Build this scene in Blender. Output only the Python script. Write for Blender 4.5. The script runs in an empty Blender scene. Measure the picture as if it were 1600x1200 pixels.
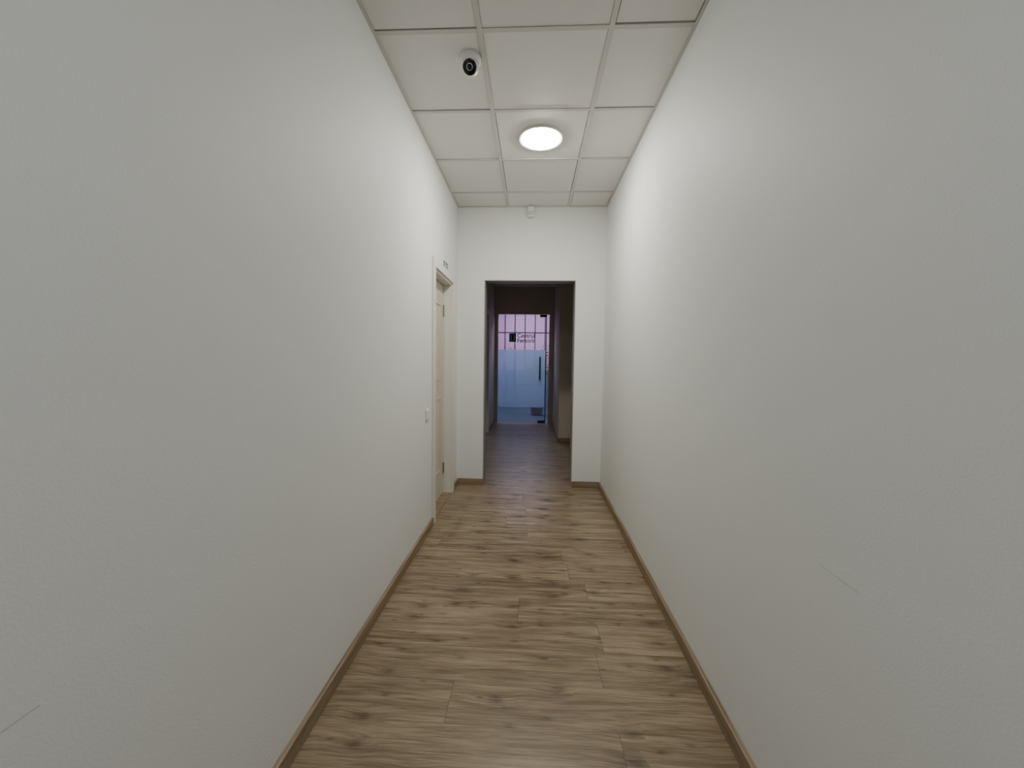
import bpy, bmesh, random
from math import *
from mathutils import Matrix, Vector
random.seed(4)
SC=bpy.context.scene; COL=SC.collection
# ---------------- dimensions (metres)
CAMH=1.3076; CEIL=2.806; D=4.07; XL=-0.7665; XR=0.7113
R0=1.926; C1=-0.267
DL,DR,DT=-0.4913,0.419,2.092
YB=-3.4; D2=D+0.15; YE=8.10; XR2=0.43; YP=6.34
GX0,GX1,GT=-0.70,0.335,2.205
BBH=0.062
# ---------------- material helpers
def newmat(name):
    m=bpy.data.materials.new(name); m.use_nodes=True
    nt=m.node_tree; b=nt.nodes['Principled BSDF']
    return m,nt,b
def simple(name,col,rough=.5,metal=0,emis=None,es=0,trans=0,bump=0,bscale=200,alpha=1,spec=.5):
    m,nt,b=newmat(name)
    b.inputs['Base Color'].default_value=(*col,1)
    b.inputs['Roughness'].default_value=rough
    b.inputs['Metallic'].default_value=metal
    b.inputs['Specular IOR Level'].default_value=spec
    b.inputs['Transmission Weight'].default_value=trans
    b.inputs['Alpha'].default_value=alpha
    if emis: 
        b.inputs['Emission Color'].default_value=(*emis,1); b.inputs['Emission Strength'].default_value=es
    if bump:
        tc=nt.nodes.new('ShaderNodeTexCoord'); n=nt.nodes.new('ShaderNodeTexNoise'); bp=nt.nodes.new('ShaderNodeBump')
        n.inputs['Scale'].default_value=bscale; n.inputs['Detail'].default_value=3
        bp.inputs['Strength'].default_value=bump; bp.inputs['Distance'].default_value=.002
        nt.links.new(tc.outputs['Object'],n.inputs['Vector']); nt.links.new(n.outputs['Fac'],bp.inputs['Height']); nt.links.new(bp.outputs[0],b.inputs['Normal'])
    return m
def paint(name,col):
    m,nt,b=newmat(name); L=nt.links.new
    tc=nt.nodes.new('ShaderNodeTexCoord')
    n=nt.nodes.new('ShaderNodeTexNoise'); n.inputs['Scale'].default_value=.9; n.inputs['Detail'].default_value=4
    L(tc.outputs['Object'],n.inputs['Vector'])
    mx=nt.nodes.new('ShaderNodeMix'); mx.data_type='RGBA'
    mx.inputs['A'].default_value=(*[c*.965 for c in col],1); mx.inputs['B'].default_value=(*col,1)
    L(n.outputs['Fac'],mx.inputs['Factor']); L(mx.outputs['Result'],b.inputs['Base Color'])
    n2=nt.nodes.new('ShaderNodeTexNoise'); n2.inputs['Scale'].default_value=170; n2.inputs['Detail'].default_value=4
    L(tc.outputs['Object'],n2.inputs['Vector'])
    bp=nt.nodes.new('ShaderNodeBump'); bp.inputs['Strength'].default_value=.25; bp.inputs['Distance'].default_value=.002
    L(n2.outputs['Fac'],bp.inputs['Height']); L(bp.outputs[0],b.inputs['Normal'])
    b.inputs['Roughness'].default_value=.6; b.inputs['Specular IOR Level'].default_value=.35
    return m
class NG:
    def __init__(s,nt): s.nt=nt
    def math(s,op,a,b=None,c=None,clamp=False):
        n=s.nt.nodes.new('ShaderNodeMath'); n.operation=op; n.use_clamp=clamp
        for i,v in enumerate((a,b,c)):
            if v is None: continue
            if isinstance(v,(int,float)): n.inputs[i].default_value=v
            else: s.nt.links.new(v,n.inputs[i])
        return n.outputs[0]
    def comb(s,x,y,z):
        n=s.nt.nodes.new('ShaderNodeCombineXYZ')
        for i,v in enumerate((x,y,z)):
            if isinstance(v,(int,float)): n.inputs[i].default_value=v
            else: s.nt.links.new(v,n.inputs[i])
        return n.outputs[0]
    def mapr(s,v,a,b,c,d,smooth=True):
        n=s.nt.nodes.new('ShaderNodeMapRange'); n.interpolation_type='SMOOTHSTEP' if smooth else 'LINEAR'
        s.nt.links.new(v,n.inputs[0])
        for i,x in enumerate((a,b,c,d)): n.inputs[i+1].default_value=x
        return n.outputs[0]
    def noise(s,vec,scale,detail=4,rough=.55,dist=0):
        n=s.nt.nodes.new('ShaderNodeTexNoise'); n.inputs['Scale'].default_value=scale; n.inputs['Detail'].default_value=detail
        n.inputs['Roughness'].default_value=rough; n.inputs['Distortion'].default_value=dist
        s.nt.links.new(vec,n.inputs['Vector']); return n.outputs['Fac']
    def ramp(s,v,stops):
        n=s.nt.nodes.new('ShaderNodeValToRGB'); s.nt.links.new(v,n.inputs[0]); cr=n.color_ramp
        while len(cr.elements)<len(stops): cr.elements.new(.5)
        for e,(p,c) in zip(cr.elements,stops): e.position=p; e.color=(*c,1)
        return n.outputs[0]
    def mix(s,f,a,b,mode='MIX'):
        n=s.nt.nodes.new('ShaderNodeMix'); n.data_type='RGBA'; n.blend_type=mode
        for k,v in (('Factor',f),('A',a),('B',b)):
            if isinstance(v,(int,float)): n.inputs[k].default_value=v
            elif isinstance(v,tuple): n.inputs[k].default_value=(*v,1)
            else: s.nt.links.new(v,n.inputs[k])
        return n.outputs['Result']
def srgb(r,g,b):
    return tuple(((c/255+.055)/1.055)**2.4 if c>10 else c/255/12.92 for c in (r,g,b))
WOOD_D=srgb(88,73,56); WOOD_M=srgb(127,110,87); WOOD_L=srgb(163,146,119); KNOT=srgb(54,40,28)
def laminate():
    m,nt,b=newmat('oak_laminate'); g=NG(nt)
    tc=nt.nodes.new('ShaderNodeTexCoord'); sp=nt.nodes.new('ShaderNodeSeparateXYZ'); nt.links.new(tc.outputs['Object'],sp.inputs[0])
    X,Y=sp.outputs[0],sp.outputs[1]
    v=g.math('DIVIDE',Y,.192); row=g.math('FLOOR',v); fv=g.math('FRACT',v)
    wn=nt.nodes.new('ShaderNodeTexWhiteNoise'); wn.noise_dimensions='1D'; nt.links.new(row,wn.inputs['W'])
    u=g.math('ADD',g.math('DIVIDE',X,1.285),g.math('MULTIPLY',wn.outputs['Value'],7.3)); pid=g.math('FLOOR',u); fu=g.math('FRACT',u)
    wn2=nt.nodes.new('ShaderNodeTexWhiteNoise'); wn2.noise_dimensions='2D'; nt.links.new(g.comb(row,pid,0),wn2.inputs['Vector'])
    rnd=wn2.outputs['Value']; off=g.math('MULTIPLY',rnd,37)
    def knots(sx,sy,seed,thr,r0,r1):
        vo=nt.nodes.new('ShaderNodeTexVoronoi'); vo.voronoi_dimensions='2D'; vo.inputs['Scale'].default_value=1
        nt.links.new(g.comb(g.math('ADD',g.math('MULTIPLY',X,sx),seed),g.math('ADD',g.math('MULTIPLY',Y,sy),seed),0),vo.inputs['Vector'])
        wob=g.math('MULTIPLY',g.math('SUBTRACT',g.noise(g.comb(g.math('MULTIPLY',X,30),g.math('MULTIPLY',Y,70),seed),1,2),.5),.22)
        dist=g.math('ADD',vo.outputs['Distance'],wob); cs=nt.nodes.new('ShaderNodeSeparateColor'); nt.links.new(vo.outputs['Color'],cs.inputs[0])
        k=g.math('GREATER_THAN',cs.outputs[0],thr)
        return g.math('MULTIPLY',g.mapr(dist,r0,r1,1,0),k),g.math('MULTIPLY',g.mapr(vo.outputs['Distance'],.05,.55,1,0),k)
    k1,h1=knots(4.2,8.5,.3,.66,.0,.21)
    k2,h2=knots(8,18.0,5.3,.78,.02,.21)
    knot=g.math('MAXIMUM',k1,g.math('MULTIPLY',k2,.75)); halo=g.math('MAXIMUM',h1,g.math('MULTIPLY',h2,.4))
    yy=g.math('ADD',Y,g.math('MULTIPLY',halo,.014))
    low=g.noise(g.comb(g.math('MULTIPLY',X,1.4),g.math('MULTIPLY',Y,5),off),1,2)
    yy=g.math('ADD',yy,g.math('MULTIPLY',low,.028))
    g1=g.noise(g.comb(g.math('MULTIPLY',X,2.4),g.math('MULTIPLY',yy,44),off),1,6,.66,.3)
    g2=g.noise(g.comb(g.math('MULTIPLY',X,8),g.math('MULTIPLY',yy,210),off),1,4,.65)
    g3=g.noise(g.comb(g.math('MULTIPLY',X,1.8),g.math('MULTIPLY',yy,15),off),1,3,.5,.5)
    t=g.math('ADD',g.math('MULTIPLY',g1,.48),g.math('ADD',g.math('MULTIPLY',g2,.32),g.math('MULTIPLY',g3,.20)))
    t=g.math('ADD',t,g.math('MULTIPLY',g.math('SUBTRACT',rnd,.5),.035))
    t=g.math('SUBTRACT',t,g.math('MULTIPLY',halo,.045))
    col=g.ramp(t,[(.36,WOOD_D),(.47,WOOD_M),(.59,WOOD_L)])
    kn=g.math('MULTIPLY',g.math('MULTIPLY',knot,.82),g.mapr(g1,.3,.6,1,.55))
    col=g.mix(kn,col,KNOT)
    s1=g.mapr(g.math('ABSOLUTE',g.math('SUBTRACT',fv,.5)),.489,.497,0,1)
    s2=g.mapr(g.math('ABSOLUTE',g.math('SUBTRACT',fu,.5)),.4982,.4996,0,1)
    seam=g.math('MAXIMUM',s1,s2)
    col=g.mix(g.math('MULTIPLY',seam,.5),col,KNOT)
    nt.links.new(col,b.inputs['Base Color'])
    nt.links.new(g.mapr(t,.3,.65,.40,.27),b.inputs['Roughness'])
    bp=nt.nodes.new('ShaderNodeBump'); bp.inputs['Strength'].default_value=.2; bp.inputs['Distance'].default_value=.001
    nt.links.new(g.math('SUBTRACT',t,seam),bp.inputs['Height']); nt.links.new(bp.outputs[0],b.inputs['Normal'])
    return m
def woodtrim(name,ax):
    m,nt,b=newmat(name); g=NG(nt)
    tc=nt.nodes.new('ShaderNodeTexCoord'); sp=nt.nodes.new('ShaderNodeSeparateXYZ'); nt.links.new(tc.outputs['Object'],sp.inputs[0])
    A=sp.outputs[1] if ax=='y' else sp.outputs[0]; B=sp.outputs[0] if ax=='y' else sp.outputs[1]
    v=g.comb(g.math('MULTIPLY',A,3),g.math('MULTIPLY',sp.outputs[2],110),g.math('MULTIPLY',B,110))
    t=g.noise(v,1,5,.6,.4)
    col=g.ramp(t,[(.3,srgb(104,88,68)),(.5,srgb(138,120,95)),(.68,srgb(162,144,117))])
    nt.links.new(col,b.inputs['Base Color']); b.inputs['Roughness'].default_value=.45
    return m
# ---------------- mesh helpers
def finish(name,bm,mats,parent=None,smooth=False,bevel=0):
    me=bpy.data.meshes.new(name); bm.normal_update(); bm.to_mesh(me); bm.free()
    for mt in (mats if isinstance(mats,(list,tuple)) else [mats]): me.materials.append(mt)
    if smooth:
        for p in me.polygons: p.use_smooth=True
    o=bpy.data.objects.new(name,me); COL.objects.link(o)
    if parent is not None:
        o.parent=parent; o.matrix_parent_inverse=Matrix.Translation(-parent.location)
    if bevel:
        md=o.modifiers.new('bev','BEVEL'); md.width=bevel; md.segments=2; md.limit_method='ANGLE'
    return o
def box(bm,x0,x1,y0,y1,z0,z1,mi=0):
    vs=[bm.verts.new((x,y,z)) for x in (x0,x1) for y in (y0,y1) for z in (z0,z1)]
    for f in ((0,1,3,2),(4,6,7,5),(0,4,5,1),(2,3,7,6),(0,2,6,4),(1,5,7,3)):
        fc=bm.faces.new([vs[i] for i in f]); fc.material_index=mi
def boxes(name,lst,mat,parent=None,bevel=0):
    bm=bmesh.new()
    for b in lst: box(bm,*b)
    return finish(name,bm,mat,parent,bevel=bevel)
def lathe(name,prof,mat,parent=None,M=Matrix(),seg=48):
    bm=bmesh.new(); rings=[]
    for r,z in prof:
        if r<1e-6: rings.append([bm.verts.new((0,0,z))])
        else: rings.append([bm.verts.new((r*cos(2*pi*i/seg),r*sin(2*pi*i/seg),z)) for i in range(seg)])
    for a,b in zip(rings,rings[1:]):
        for i in range(seg):
            j=(i+1)%seg
            if len(a)==1 and len(b)==1: continue
            if len(a)==1: bm.faces.new((a[0],b[i],b[j]))
            elif len(b)==1: bm.faces.new((a[i],b[0],a[j]))
            else: bm.faces.new((a[i],b[i],b[j],a[j]))
    bm.transform(M); bmesh.ops.recalc_face_normals(bm,faces=bm.faces)
    o=finish(name,bm,mat,parent,smooth=True)
    md=o.modifiers.new('es','EDGE_SPLIT'); md.split_angle=radians(35)
    return o
def empty(name,loc):
    e=bpy.data.objects.new(name,None); e.location=loc; e.empty_display_size=.1; COL.objects.link(e); return e
# ---------------- materials
M_wall=paint('white_wall_paint',(.77,.785,.765))
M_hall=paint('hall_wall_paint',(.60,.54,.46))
M_tile=simple('ceiling_tile',(.74,.725,.69),.5,bump=.3,bscale=90)
M_bar=simple('ceiling_grid_metal',(.60,.575,.54),.4)
M_dark=simple('dark_gap',(.02,.02,.02),.9)
M_floor=laminate(); M_ty=woodtrim('oak_trim_long','y'); M_tx=woodtrim('oak_trim_cross','x')
M_white=simple('white_lacquer',(.74,.72,.67),.35)
M_leaf=simple('cream_door_leaf',(.60,.54,.45),.4)
M_plastic=simple('white_plastic',(.8,.8,.78),.35)
M_blackgl=simple('black_gloss',(.008,.008,.01),.08)
M_steel=simple('brushed_steel',(.45,.45,.46),.35,1)
M_alu=simple('grey_corner_profile',(.32,.32,.31),.5,.2)
M_dsteel=simple('dark_steel',(.05,.05,.055),.4,.6)
M_green=simple('exit_green',(.03,.16,.11),.5)
M_gold=simple('hinge_metal',(.4,.36,.28),.35,1)
M_ring=simple('lamp_ring',(.6,.58,.55),.4)
# ---------------- shell
T=.12
dy0,dy1,dtop=3.10,3.79,2.005
boxes('floor',[(XL-T,XR+T,YB,YE+.02,-.1,0)],M_floor)
boxes('wall_left',[(XL-T,XL,YB,dy0,0,CEIL),(XL-T,XL,dy0,dy1,dtop,CEIL),(XL-T,XL,dy1,D+.15,0,CEIL)],M_wall)
boxes('wall_right',[(XR,XR+T,YB,D+.15,0,CEIL)],M_wall)
boxes('wall_end',[(XL,DL,D,D2,0,CEIL),(DR,XR,D,D2,0,CEIL),(DL,DR,D,D2,DT,CEIL)],M_wall)
boxes('wall_back',[(XL-T,XR+T,YB-T,YB,0,CEIL)],M_wall)
p=.006
boxes('trim_opening',[(DL-.002,DL+p,D-.004,D2+.002,0,DT-p),(DR-p,DR+.002,D-.004,D2+.002,0,DT-p),(DL-.002,DR+.002,D-.004,D2+.002,DT-p,DT+.002)],M_alu)
# small scuff marks on the paint
M_scuff=simple('scuff_grey',(.50,.50,.50),.7)
boxes('wall_scuff',[(XR-.0004,XR,.87,.93,.8135,.8150),(XR-.0004,XR,.93,.99,.8145,.8158)],M_scuff)
boxes('wall_scuff',[(XL,XL+.0004,.43,.56,.7520,.7535)],M_scuff)
# ceiling grid
bm=bmesh.new()
xs=[XL,C1,C1+.6,XR]; y=R0
while y-.6>YB: y-=.6
ys=[YB]
while y<D-.01: ys.append(y); y+=.6
ys.append(D)
w=.012; hb=CEIL
box(bm,XL-T,XR+T,YB-T,D+.15,hb+.03,hb+.06,2)
for x in xs[1:3]: box(bm,x-w,x+w,YB,D,hb,hb+.03,1)
for yy in ys[1:-1]:
    for a,b_ in zip(xs,xs[1:]):
        box(bm,a+(w if a!=XL else 0),b_-(w if b_!=XR else 0),yy-w,yy+w,hb+.0005,hb+.03,1)
box(bm,XL,XL+.014,YB,D,hb-.001,hb+.03,1); box(bm,XR-.014,XR,YB,D,hb-.001,hb+.03,1)
box(bm,XL+.014,XR-.014,D-.014,D,hb-.001,hb+.03,1); box(bm,XL+.014,XR-.014,YB,YB+.014,hb-.001,hb+.03,1)
for i,(a,b_) in enumerate(zip(xs,xs[1:])):
    for c,d in zip(ys,ys[1:]):
        if d-c<.05: continue
        g=random.choice([.001,.001,.004]); h=.006 if i!=1 else random.choice([.001,.004])
        x0=a+(.014 if a==XL else w)+g; x1=b_-(.014 if b_==XR else w)-g
        z=hb+.004+random.random()*.002
        box(bm,x0,x1,c+w+.001,d-w-h,z,z+.02,0)
finish('ceiling',bm,[M_tile,M_bar,M_dark])
def skirt(name,lst,mat): return boxes(name,lst,mat,bevel=.004)
BT=.018
skirt('baseboard_left',[(XL,XL+BT,YB,dy0-.072,0,BBH),(XL,XL+BT,dy1+.072,D,0,BBH)],M_ty)
skirt('baseboard_right',[(XR-BT,XR,YB,D,0,BBH)],M_ty)
skirt('baseboard_end',[(XL+BT,DL-.003,D-BT,D,0,BBH),(DR+.003,XR-BT,D-BT,D,0,BBH)],M_tx)
skirt('baseboard_back',[(XL+BT,XR-BT,YB,YB+BT,0,BBH)],M_tx)
# ---------------- door in left wall
def side_door(name,y0,y1,zt,xw,leafx,matleaf,sgn=1):
    e=empty(name,(xw,(y0+y1)/2,0))
    cw=.07; ct=.016
    boxes('casing',[(xw,xw+ct,y0-cw,y0,0,zt+cw),(xw,xw+ct,y1,y1+cw,0,zt+cw),(xw,xw+ct,y0,y1,zt,zt+cw)],M_white,e,bevel=.003)
    boxes('jamb',[(xw-T,xw,y0,y0+.018,0,zt-.018),(xw-T,xw,y1-.018,y1,0,zt-.018),(xw-T,xw,y0,y1,zt-.018,zt)],M_white,e)
    ly0,ly1=y0+.022,y1-.03
    bm=bmesh.new(); box(bm,leafx-.038,leafx,ly0,ly1,.008,zt-.024)
    finish('leaf',bm,matleaf,e,bevel=.002)
    for k,(a,b_) in enumerate(((.25,.95),(1.1,1.8))):
        boxes('leaf_moulding_%d'%k,[(leafx,leafx+.006,ly0+.1,ly1-.1,a,a+.02),(leafx,leafx+.006,ly0+.1,ly1-.1,b_-.02,b_),(leafx,leafx+.006,ly0+.1,ly0+.12,a+.02,b_-.02),(leafx,leafx+.006,ly1-.12,ly1-.1,a+.02,b_-.02)],matleaf,e)
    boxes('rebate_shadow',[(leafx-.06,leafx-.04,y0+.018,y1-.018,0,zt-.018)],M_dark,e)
    for k,z in enumerate((.25,1.75)):
        lathe('hinge_%d'%k,[(0,-.05),(.007,-.05),(.007,.05),(0,.05)],M_gold,e,Matrix.Translation((leafx+.006,ly1+.006,z)),16)
    hy=ly0+.06
    boxes('handle_plate',[(leafx,leafx+.008,hy-.02,hy+.02,.93,1.13)],M_steel,e,bevel=.003)
    boxes('handle_lever',[(leafx+.008,leafx+.05,hy-.008,hy+.008,1.05,1.066),(leafx+.036,leafx+.05,hy+.008,hy+.12,1.05,1.066)],M_steel,e,bevel=.003)
    boxes('threshold',[(xw-T,xw,y0+.018,y1-.018,0,.006)],M_tx,e)
    return e
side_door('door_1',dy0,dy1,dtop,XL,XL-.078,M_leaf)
# exit sign
SY,SZ=3.43,2.080
e=empty('exit_sign',(XL,3.5,2.10))
boxes('plate',[(XL,XL+.006,SY,SY+.145,SZ,SZ+.052)],M_green,e)
bm=bmesh.new(); xs_=XL+.0065
def poly(bm,pts):
    bm.faces.new([bm.verts.new((xs_,SY+u*.72,SZ-.003+v*.85)) for u,v in pts])
poly(bm,[(.02,.010),(.06,.010),(.06,.054),(.02,.054)])
poly(bm,[(.075,.027),(.115,.027),(.115,.037),(.075,.037)]); poly(bm,[(.115,.018),(.135,.032),(.115,.046)])
poly(bm,[(.15,.046),(.16,.054),(.168,.046),(.16,.040)]); poly(bm,[(.148,.026),(.165,.038),(.172,.034),(.156,.022)]); poly(bm,[(.148,.026),(.156,.022),(.146,.008),(.14,.010)]); poly(bm,[(.156,.022),(.164,.024),(.176,.010),(.170,.008)])
finish('pictogram',bm,M_plastic,e)
# light switch
e=empty('light_switch',(XL,2.886,.889))
boxes('plate',[(XL,XL+.010,2.846,2.926,.849,.929)],M_plastic,e,bevel=.003)
boxes('rocker',[(XL+.010,XL+.015,2.858,2.914,.861,.917)],M_plastic,e,bevel=.002)
# ---------------- lamps
M_emA=simple('led_diffuser_warm',(.9,.9,.88),.4,emis=(1,.96,.88),es=155)
M_emB=simple('led_diffuser_cool',(.9,.9,.9),.4,emis=(.93,.945,1.0),es=98)
def lamp(x,y,mat,z=CEIL,R=.152):
    e=empty('ceiling_lamp',(x,y,z))
    lathe('ring',[(R-.035,.004),(R,.004),(R,-.006),(R-.006,-.011),(R-.022,-.009),(R-.024,-.002)],M_ring,e,Matrix.Translation((x,y,z)),64)
    rd=R-.023
    lathe('diffuser',[(rd,-.004)]+[(rd*cos(a),-.010-.020*sin(a)) for a in [pi/2*k/10 for k in range(0,10)]]+[(0,-.030)],mat,e,Matrix.Translation((x,y,z)),64)
lamp(.033,2.826,M_emA); lamp(.033,-.774,M_emB)
# ---------------- CCTV turret
cx,cy=-.335,2.09
e=empty('security_camera',(cx,cy,CEIL))
lathe('base',[(0,.0),(.052,.0),(.054,-.010),(.052,-.026),(.046,-.034),(0,-.034)],M_plastic,e,Matrix.Translation((cx,cy,CEIL+.005)))
dirv=Vector((.05,-1,-.55)).normalized()
rot=dirv.to_track_quat('Z','Y').to_matrix().to_4x4()
Mb=Matrix.Translation((cx,cy-.004,CEIL-.048))@rot
prof=[(0,-.042)]+[(.042*sin(a),-.042*cos(a)) for a in [pi*k/16 for k in range(1,11)]]+[(.036,.022),(.034,.024)]
lathe('ball_housing',prof,M_plastic,e,Mb)
lathe('front_glass',[(.034,.023),(.026,.025),(0,.025)],M_blackgl,e,Mb)
lathe('lens_ring',[(.016,.025),(.016,.030),(.012,.031),(.012,.026)],M_steel,e,Mb)
lathe('lens',[(.012,.026),(.008,.029),(0,.030)],M_blackgl,e,Mb)
# ---------------- motion sensor
e=empty('motion_sensor',(-.036,D,2.755))
boxes('bracket',[(-.056,-.016,D-.012,D,2.72,2.795)],M_plastic,e)
boxes('body',[(-.069,-.003,D-.05,D-.012,2.700,2.802)],M_plastic,e,bevel=.010)
boxes('lens_window',[(-.06,-.012,D-.053,D-.05,2.712,2.752)],simple('pir_lens',(.6,.6,.58),.6),e)
# ---------------- second hall
H2=2.74
sd0,sd1=6.1,6.95
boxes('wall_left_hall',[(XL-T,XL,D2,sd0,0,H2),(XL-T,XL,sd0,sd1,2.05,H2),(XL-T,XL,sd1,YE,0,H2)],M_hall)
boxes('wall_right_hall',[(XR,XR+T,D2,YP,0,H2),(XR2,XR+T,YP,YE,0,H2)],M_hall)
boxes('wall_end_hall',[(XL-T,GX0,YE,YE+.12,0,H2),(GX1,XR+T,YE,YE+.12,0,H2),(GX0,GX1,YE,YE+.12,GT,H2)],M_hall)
boxes('ceiling_hall',[(XL-T,XR+T,D2,YE+.12,H2,H2+.08)],M_tile)
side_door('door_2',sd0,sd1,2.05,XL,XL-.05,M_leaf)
skirt('baseboard_hall',[(XL,XL+.014,D2,sd0-.072,0,BBH),(XL,XL+.014,sd1+.072,YE,0,BBH),(XR-.014,XR,D2,YP,0,BBH),(XR2,XR-.014,YP-.014,YP,0,BBH),(XR2-.014,XR2,YP-.014,YE,0,BBH)],M_ty)
# ---------------- glass door
def glassmat(name,col,rough,alpha):
    m,nt,b=newmat(name)
    nt.nodes.remove(b); out=nt.nodes['Material Output']
    tr=nt.nodes.new('ShaderNodeBsdfTransparent'); tr.inputs[0].default_value=(*col,1)
    gl=nt.nodes.new('ShaderNodeBsdfGlossy'); gl.inputs['Roughness'].default_value=rough
    mx=nt.nodes.new('ShaderNodeMixShader'); mx.inputs[0].default_value=alpha
    nt.links.new(tr.outputs[0],mx.inputs[1]); nt.links.new(gl.outputs[0],mx.inputs[2]); nt.links.new(mx.outputs[0],out.inputs[0])
    return m
M_glass=glassmat('clear_glass',(.93,.95,.95),.02,.05)
def frost():
    m,nt,b=newmat('frosted_film'); nt.nodes.remove(b); out=nt.nodes['Material Output']
    tr=nt.nodes.new('ShaderNodeBsdfTransparent'); tr.inputs[0].default_value=(.75,.88,1,1)
    tl=nt.nodes.new('ShaderNodeBsdfTranslucent'); tl.inputs[0].default_value=(.52,.66,.78,1)
    df=nt.nodes.new('ShaderNodeBsdfDiffuse'); df.inputs[0].default_value=(.45,.56,.64,1)
    a=nt.nodes.new('ShaderNodeMixShader'); a.inputs[0].default_value=.25
    c=nt.nodes.new('ShaderNodeMixShader'); c.inputs[0].default_value=.5
    nt.links.new(tl.outputs[0],a.inputs[1]); nt.links.new(df.outputs[0],a.inputs[2])
    nt.links.new(tr.outputs[0],c.inputs[1]); nt.links.new(a.outputs[0],c.inputs[2]); nt.links.new(c.outputs[0],out.inputs[0]); return m
e=empty('door_3',(0,YE,0)); GY=YE+.03; seam=.262
boxes('glass_leaf',[(GX0+.006,seam-.004,GY,GY+.010,.008,GT-.008)],M_glass,e)
boxes('glass_side_strip',[(seam+.02,GX1-.004,GY,GY+.010,.008,GT-.008)],M_glass,e)
boxes('frosted_film',[(GX0+.008,seam-.006,GY+.0105,GY+.0115,.32,1.49)],frost(),e)
boxes('door_post',[(seam,seam+.018,GY-.004,GY+.014,0,GT)],M_dsteel,e)
boxes('frame',[(GX0,GX0+.005,GY-.01,GY+.02,0,GT),(GX1-.006,GX1,GY-.01,GY+.02,0,GT),(GX0,GX1,GY-.01,GY+.02,GT-.006,GT)],M_steel,e)
boxes('patch_fitting_top',[(seam-.12,seam,GY-.012,GY+.022,GT-.06,GT-.012)],M_dsteel,e)
boxes('patch_fitting_bottom',[(seam-.14,seam,GY-.012,GY+.022,.008,.06)],M_dsteel,e)
for k,(s,a) in enumerate(((-1,GY-.045),(1,GY+.055))):
    lathe('pull_bar_%d'%k,[(0,-.235),(.014,-.235),(.014,.235),(0,.235)],M_dsteel,e,Matrix.Translation((.155,a,1.12)),20)
    y0_,y1_=sorted((a,GY+(0 if s<0 else .012)))
    boxes('pull_mount_%d'%k,[(.149,.161,y0_,y1_,.95,.962),(.149,.161,y0_,y1_,1.28,1.292)],M_dsteel,e)
M_ink=simple('lettering_black',(.004,.006,.008),.7)
def text(name,body,x,z,size,parent):
    cu=bpy.data.curves.new(name,'FONT'); cu.body=body; cu.size=size; cu.extrude=.001; cu.offset=.0016; cu.materials.append(M_ink)
    o=bpy.data.objects.new(name,cu); COL.objects.link(o)
    o.parent=parent; o.matrix_parent_inverse=Matrix.Translation(-parent.location)
    o.location=(x,GY-.004,z); o.rotation_euler=(pi/2,0,0); return o
e=empty('glass_door_lettering',(-.2,GY,1.7))
text('line_1','Centrul',-.315,1.735,.115,e); text('line_2','Fericirii',-.315,1.635,.115,e)
boxes('mark_square',[(-.475,-.335,GY-.003,GY-.001,1.645,1.815)],simple('mark_green',(.02,.14,.11),.6),e)
boxes('mark_inset',[(-.455,-.355,GY-.0045,GY-.003,1.67,1.785)],simple('mark_pale',(.30,.5,.45),.5),e)
boxes('mark_bar',[(-.418,-.392,GY-.006,GY-.0045,1.68,1.78)],M_ink,e)
# ---------------- lobby beyond
LX0,LX1,LY0,LY1,LH=-1.6,1.5,YE+.12,10.9,2.9
M_lob=paint('lobby_lilac_paint',(.62,.41,.66))
M_falloff=paint('lobby_blue_falloff',(.12,.21,.31))  # dark blue puts the downward light falloff into the wall colour
boxes('floor_lobby',[(LX0-.1,LX1+.1,YE+.02,LY1+.1,-.1,0)],simple('teal_carpet',(.04,.10,.15),.8,bump=.6,bscale=400))
boxes('wall_back_lobby',[(LX0-.1,LX1+.1,LY1,LY1+.1,0,LH)],M_lob)
boxes('wall_left_lobby',[(LX0-.1,LX0,LY0,LY1,0,LH)],M_lob)
boxes('wall_right_lobby',[(LX1,LX1+.1,LY0,LY1,0,LH)],M_lob)
boxes('lobby_falloff_band',[(LX0,LX1,LY1-.012,LY1,0,1.0)],M_falloff)  # added band, darkens the lower wall to imitate light fading from above
boxes('wall_front_lobby',[(LX0-.1,XL-T,YE,YE+.12,0,LH),(XR+T,LX1+.1,YE,YE+.12,0,LH),(XL-T,XR+T,YE,YE+.12,H2+.08,LH)],M_lob)
boxes('ceiling_lobby',[(LX0-.1,LX1+.1,YE,LY1+.1,LH,LH+.08)],M_tile)
tl=[]
for k in range(-6,6): tl.append((k*.27+.05,k*.27+.074,LY1-.01,LY1,1.0,LH))
tl.append((LX0,LX1,LY1-.0105,LY1,2.0,2.024)); tl.append((LX0,LX1,LY1-.0105,LY1,2.5,2.524))
boxes('trim_lobby_panels',tl,simple('panel_joint',(.03,.02,.05),.6))
e=empty('lobby_ceiling_panel_lamp',(-.1,9.5,LH))
boxes('panel_frame',[(-.72,.52,8.88,10.12,LH-.012,LH)],M_ring,e)
boxes('panel_diffuser',[(-.70,.50,8.90,10.1,LH-.016,LH-.012)],simple('lobby_led',(.9,.9,.9),.4,emis=(.94,.88,1),es=13),e)
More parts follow.
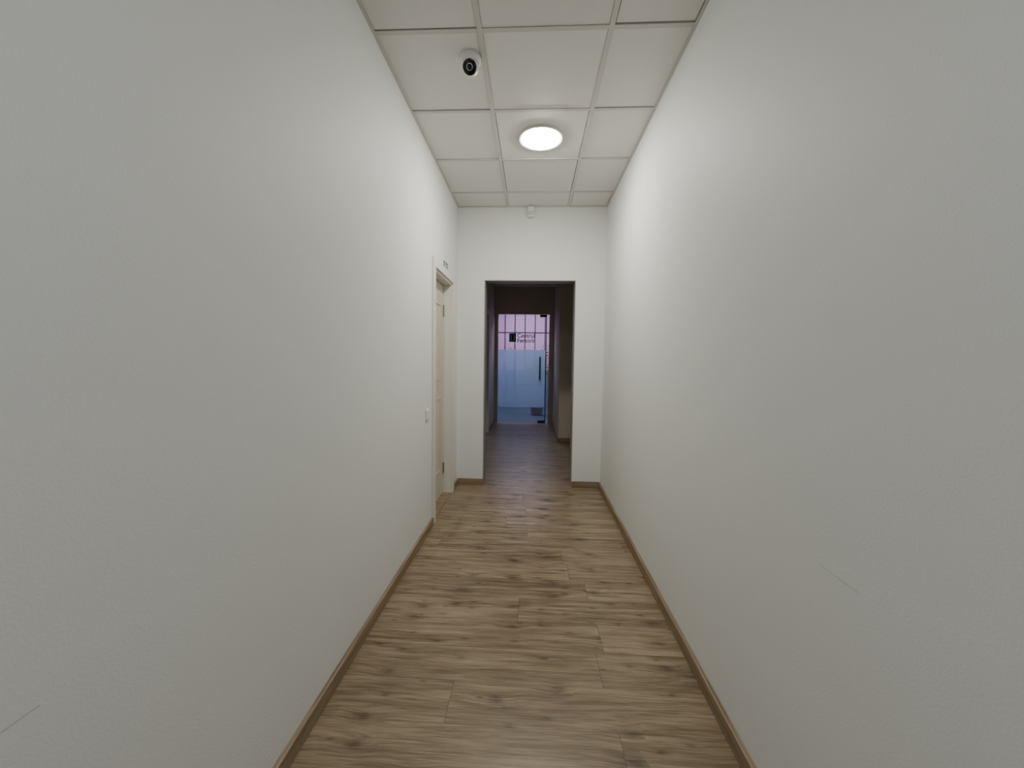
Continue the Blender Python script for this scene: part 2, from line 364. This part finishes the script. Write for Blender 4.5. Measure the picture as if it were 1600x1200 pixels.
# potted palm
PX,PY=.12,9.35
e=empty('potted_palm',(PX,PY,0))
lathe('pot',[(0,0),(.13,0),(.17,.32),(.185,.33),(.185,.36),(.165,.36),(.155,.31),(0,.31)],simple('pot_glaze',(.12,.17,.2),.4),e,Matrix.Translation((PX,PY,0)))
bm=bmesh.new()
def frond(az,lean,L,z0):
    d=Vector((cos(az),sin(az),0)); side=Vector((-sin(az),cos(az),0)); N=14; pts=[]
    for i in range(N+1):
        t=i/N; pts.append(Vector((PX,PY,z0))+d*(lean*t**1.5*L)+Vector((0,0,1))*(L*(t-.45*lean*t*t)))
    for i in range(N):
        a,b_=pts[i],pts[i+1]; wv=side*.004
        bm.faces.new([bm.verts.new(v) for v in (a-wv,a+wv,b_+wv,b_-wv)])
        if i>5:
            l=.2*(1-(i-5)/(N-3.))+.05
            for s in (-1,1):
                tip=b_+side*s*l*.9+(b_-a).normalized()*l*.5-Vector((0,0,.05))
                q=(b_-a).normalized()*.018; mid=(a+tip)/2+Vector((0,0,.02))
                bm.faces.new([bm.verts.new(v) for v in (a,mid-q,tip,mid+q)])
for k in range(11): frond(k*2.4,random.uniform(.15,.45),random.uniform(1.2,1.6),.3)
finish('fronds',bm,simple('palm_green',(.10,.26,.13),.5),e)
# ---------------- camera
yaw,pit,rol,f=.0498,.0632,.0135,626.0
F=Vector((-sin(yaw)*cos(pit),cos(yaw)*cos(pit),-sin(pit))); r0=Vector((cos(yaw),sin(yaw),0)); u0=r0.cross(F)
r=r0*cos(rol)+u0*sin(rol); u=-r0*sin(rol)+u0*cos(rol)
cd=bpy.data.cameras.new('camera'); cd.sensor_width=36; cd.lens=f*36/1600; cd.clip_start=.02
co=bpy.data.objects.new('camera',cd); COL.objects.link(co)
Mx=Matrix((r,u,-F)).transposed().to_4x4(); Mx.translation=Vector((0,0,CAMH)); co.matrix_world=Mx
SC.camera=co
w_=bpy.data.worlds.new('world'); SC.world=w_; w_.use_nodes=True; w_.node_tree.nodes['Background'].inputs[0].default_value=(.05,.05,.055,1)
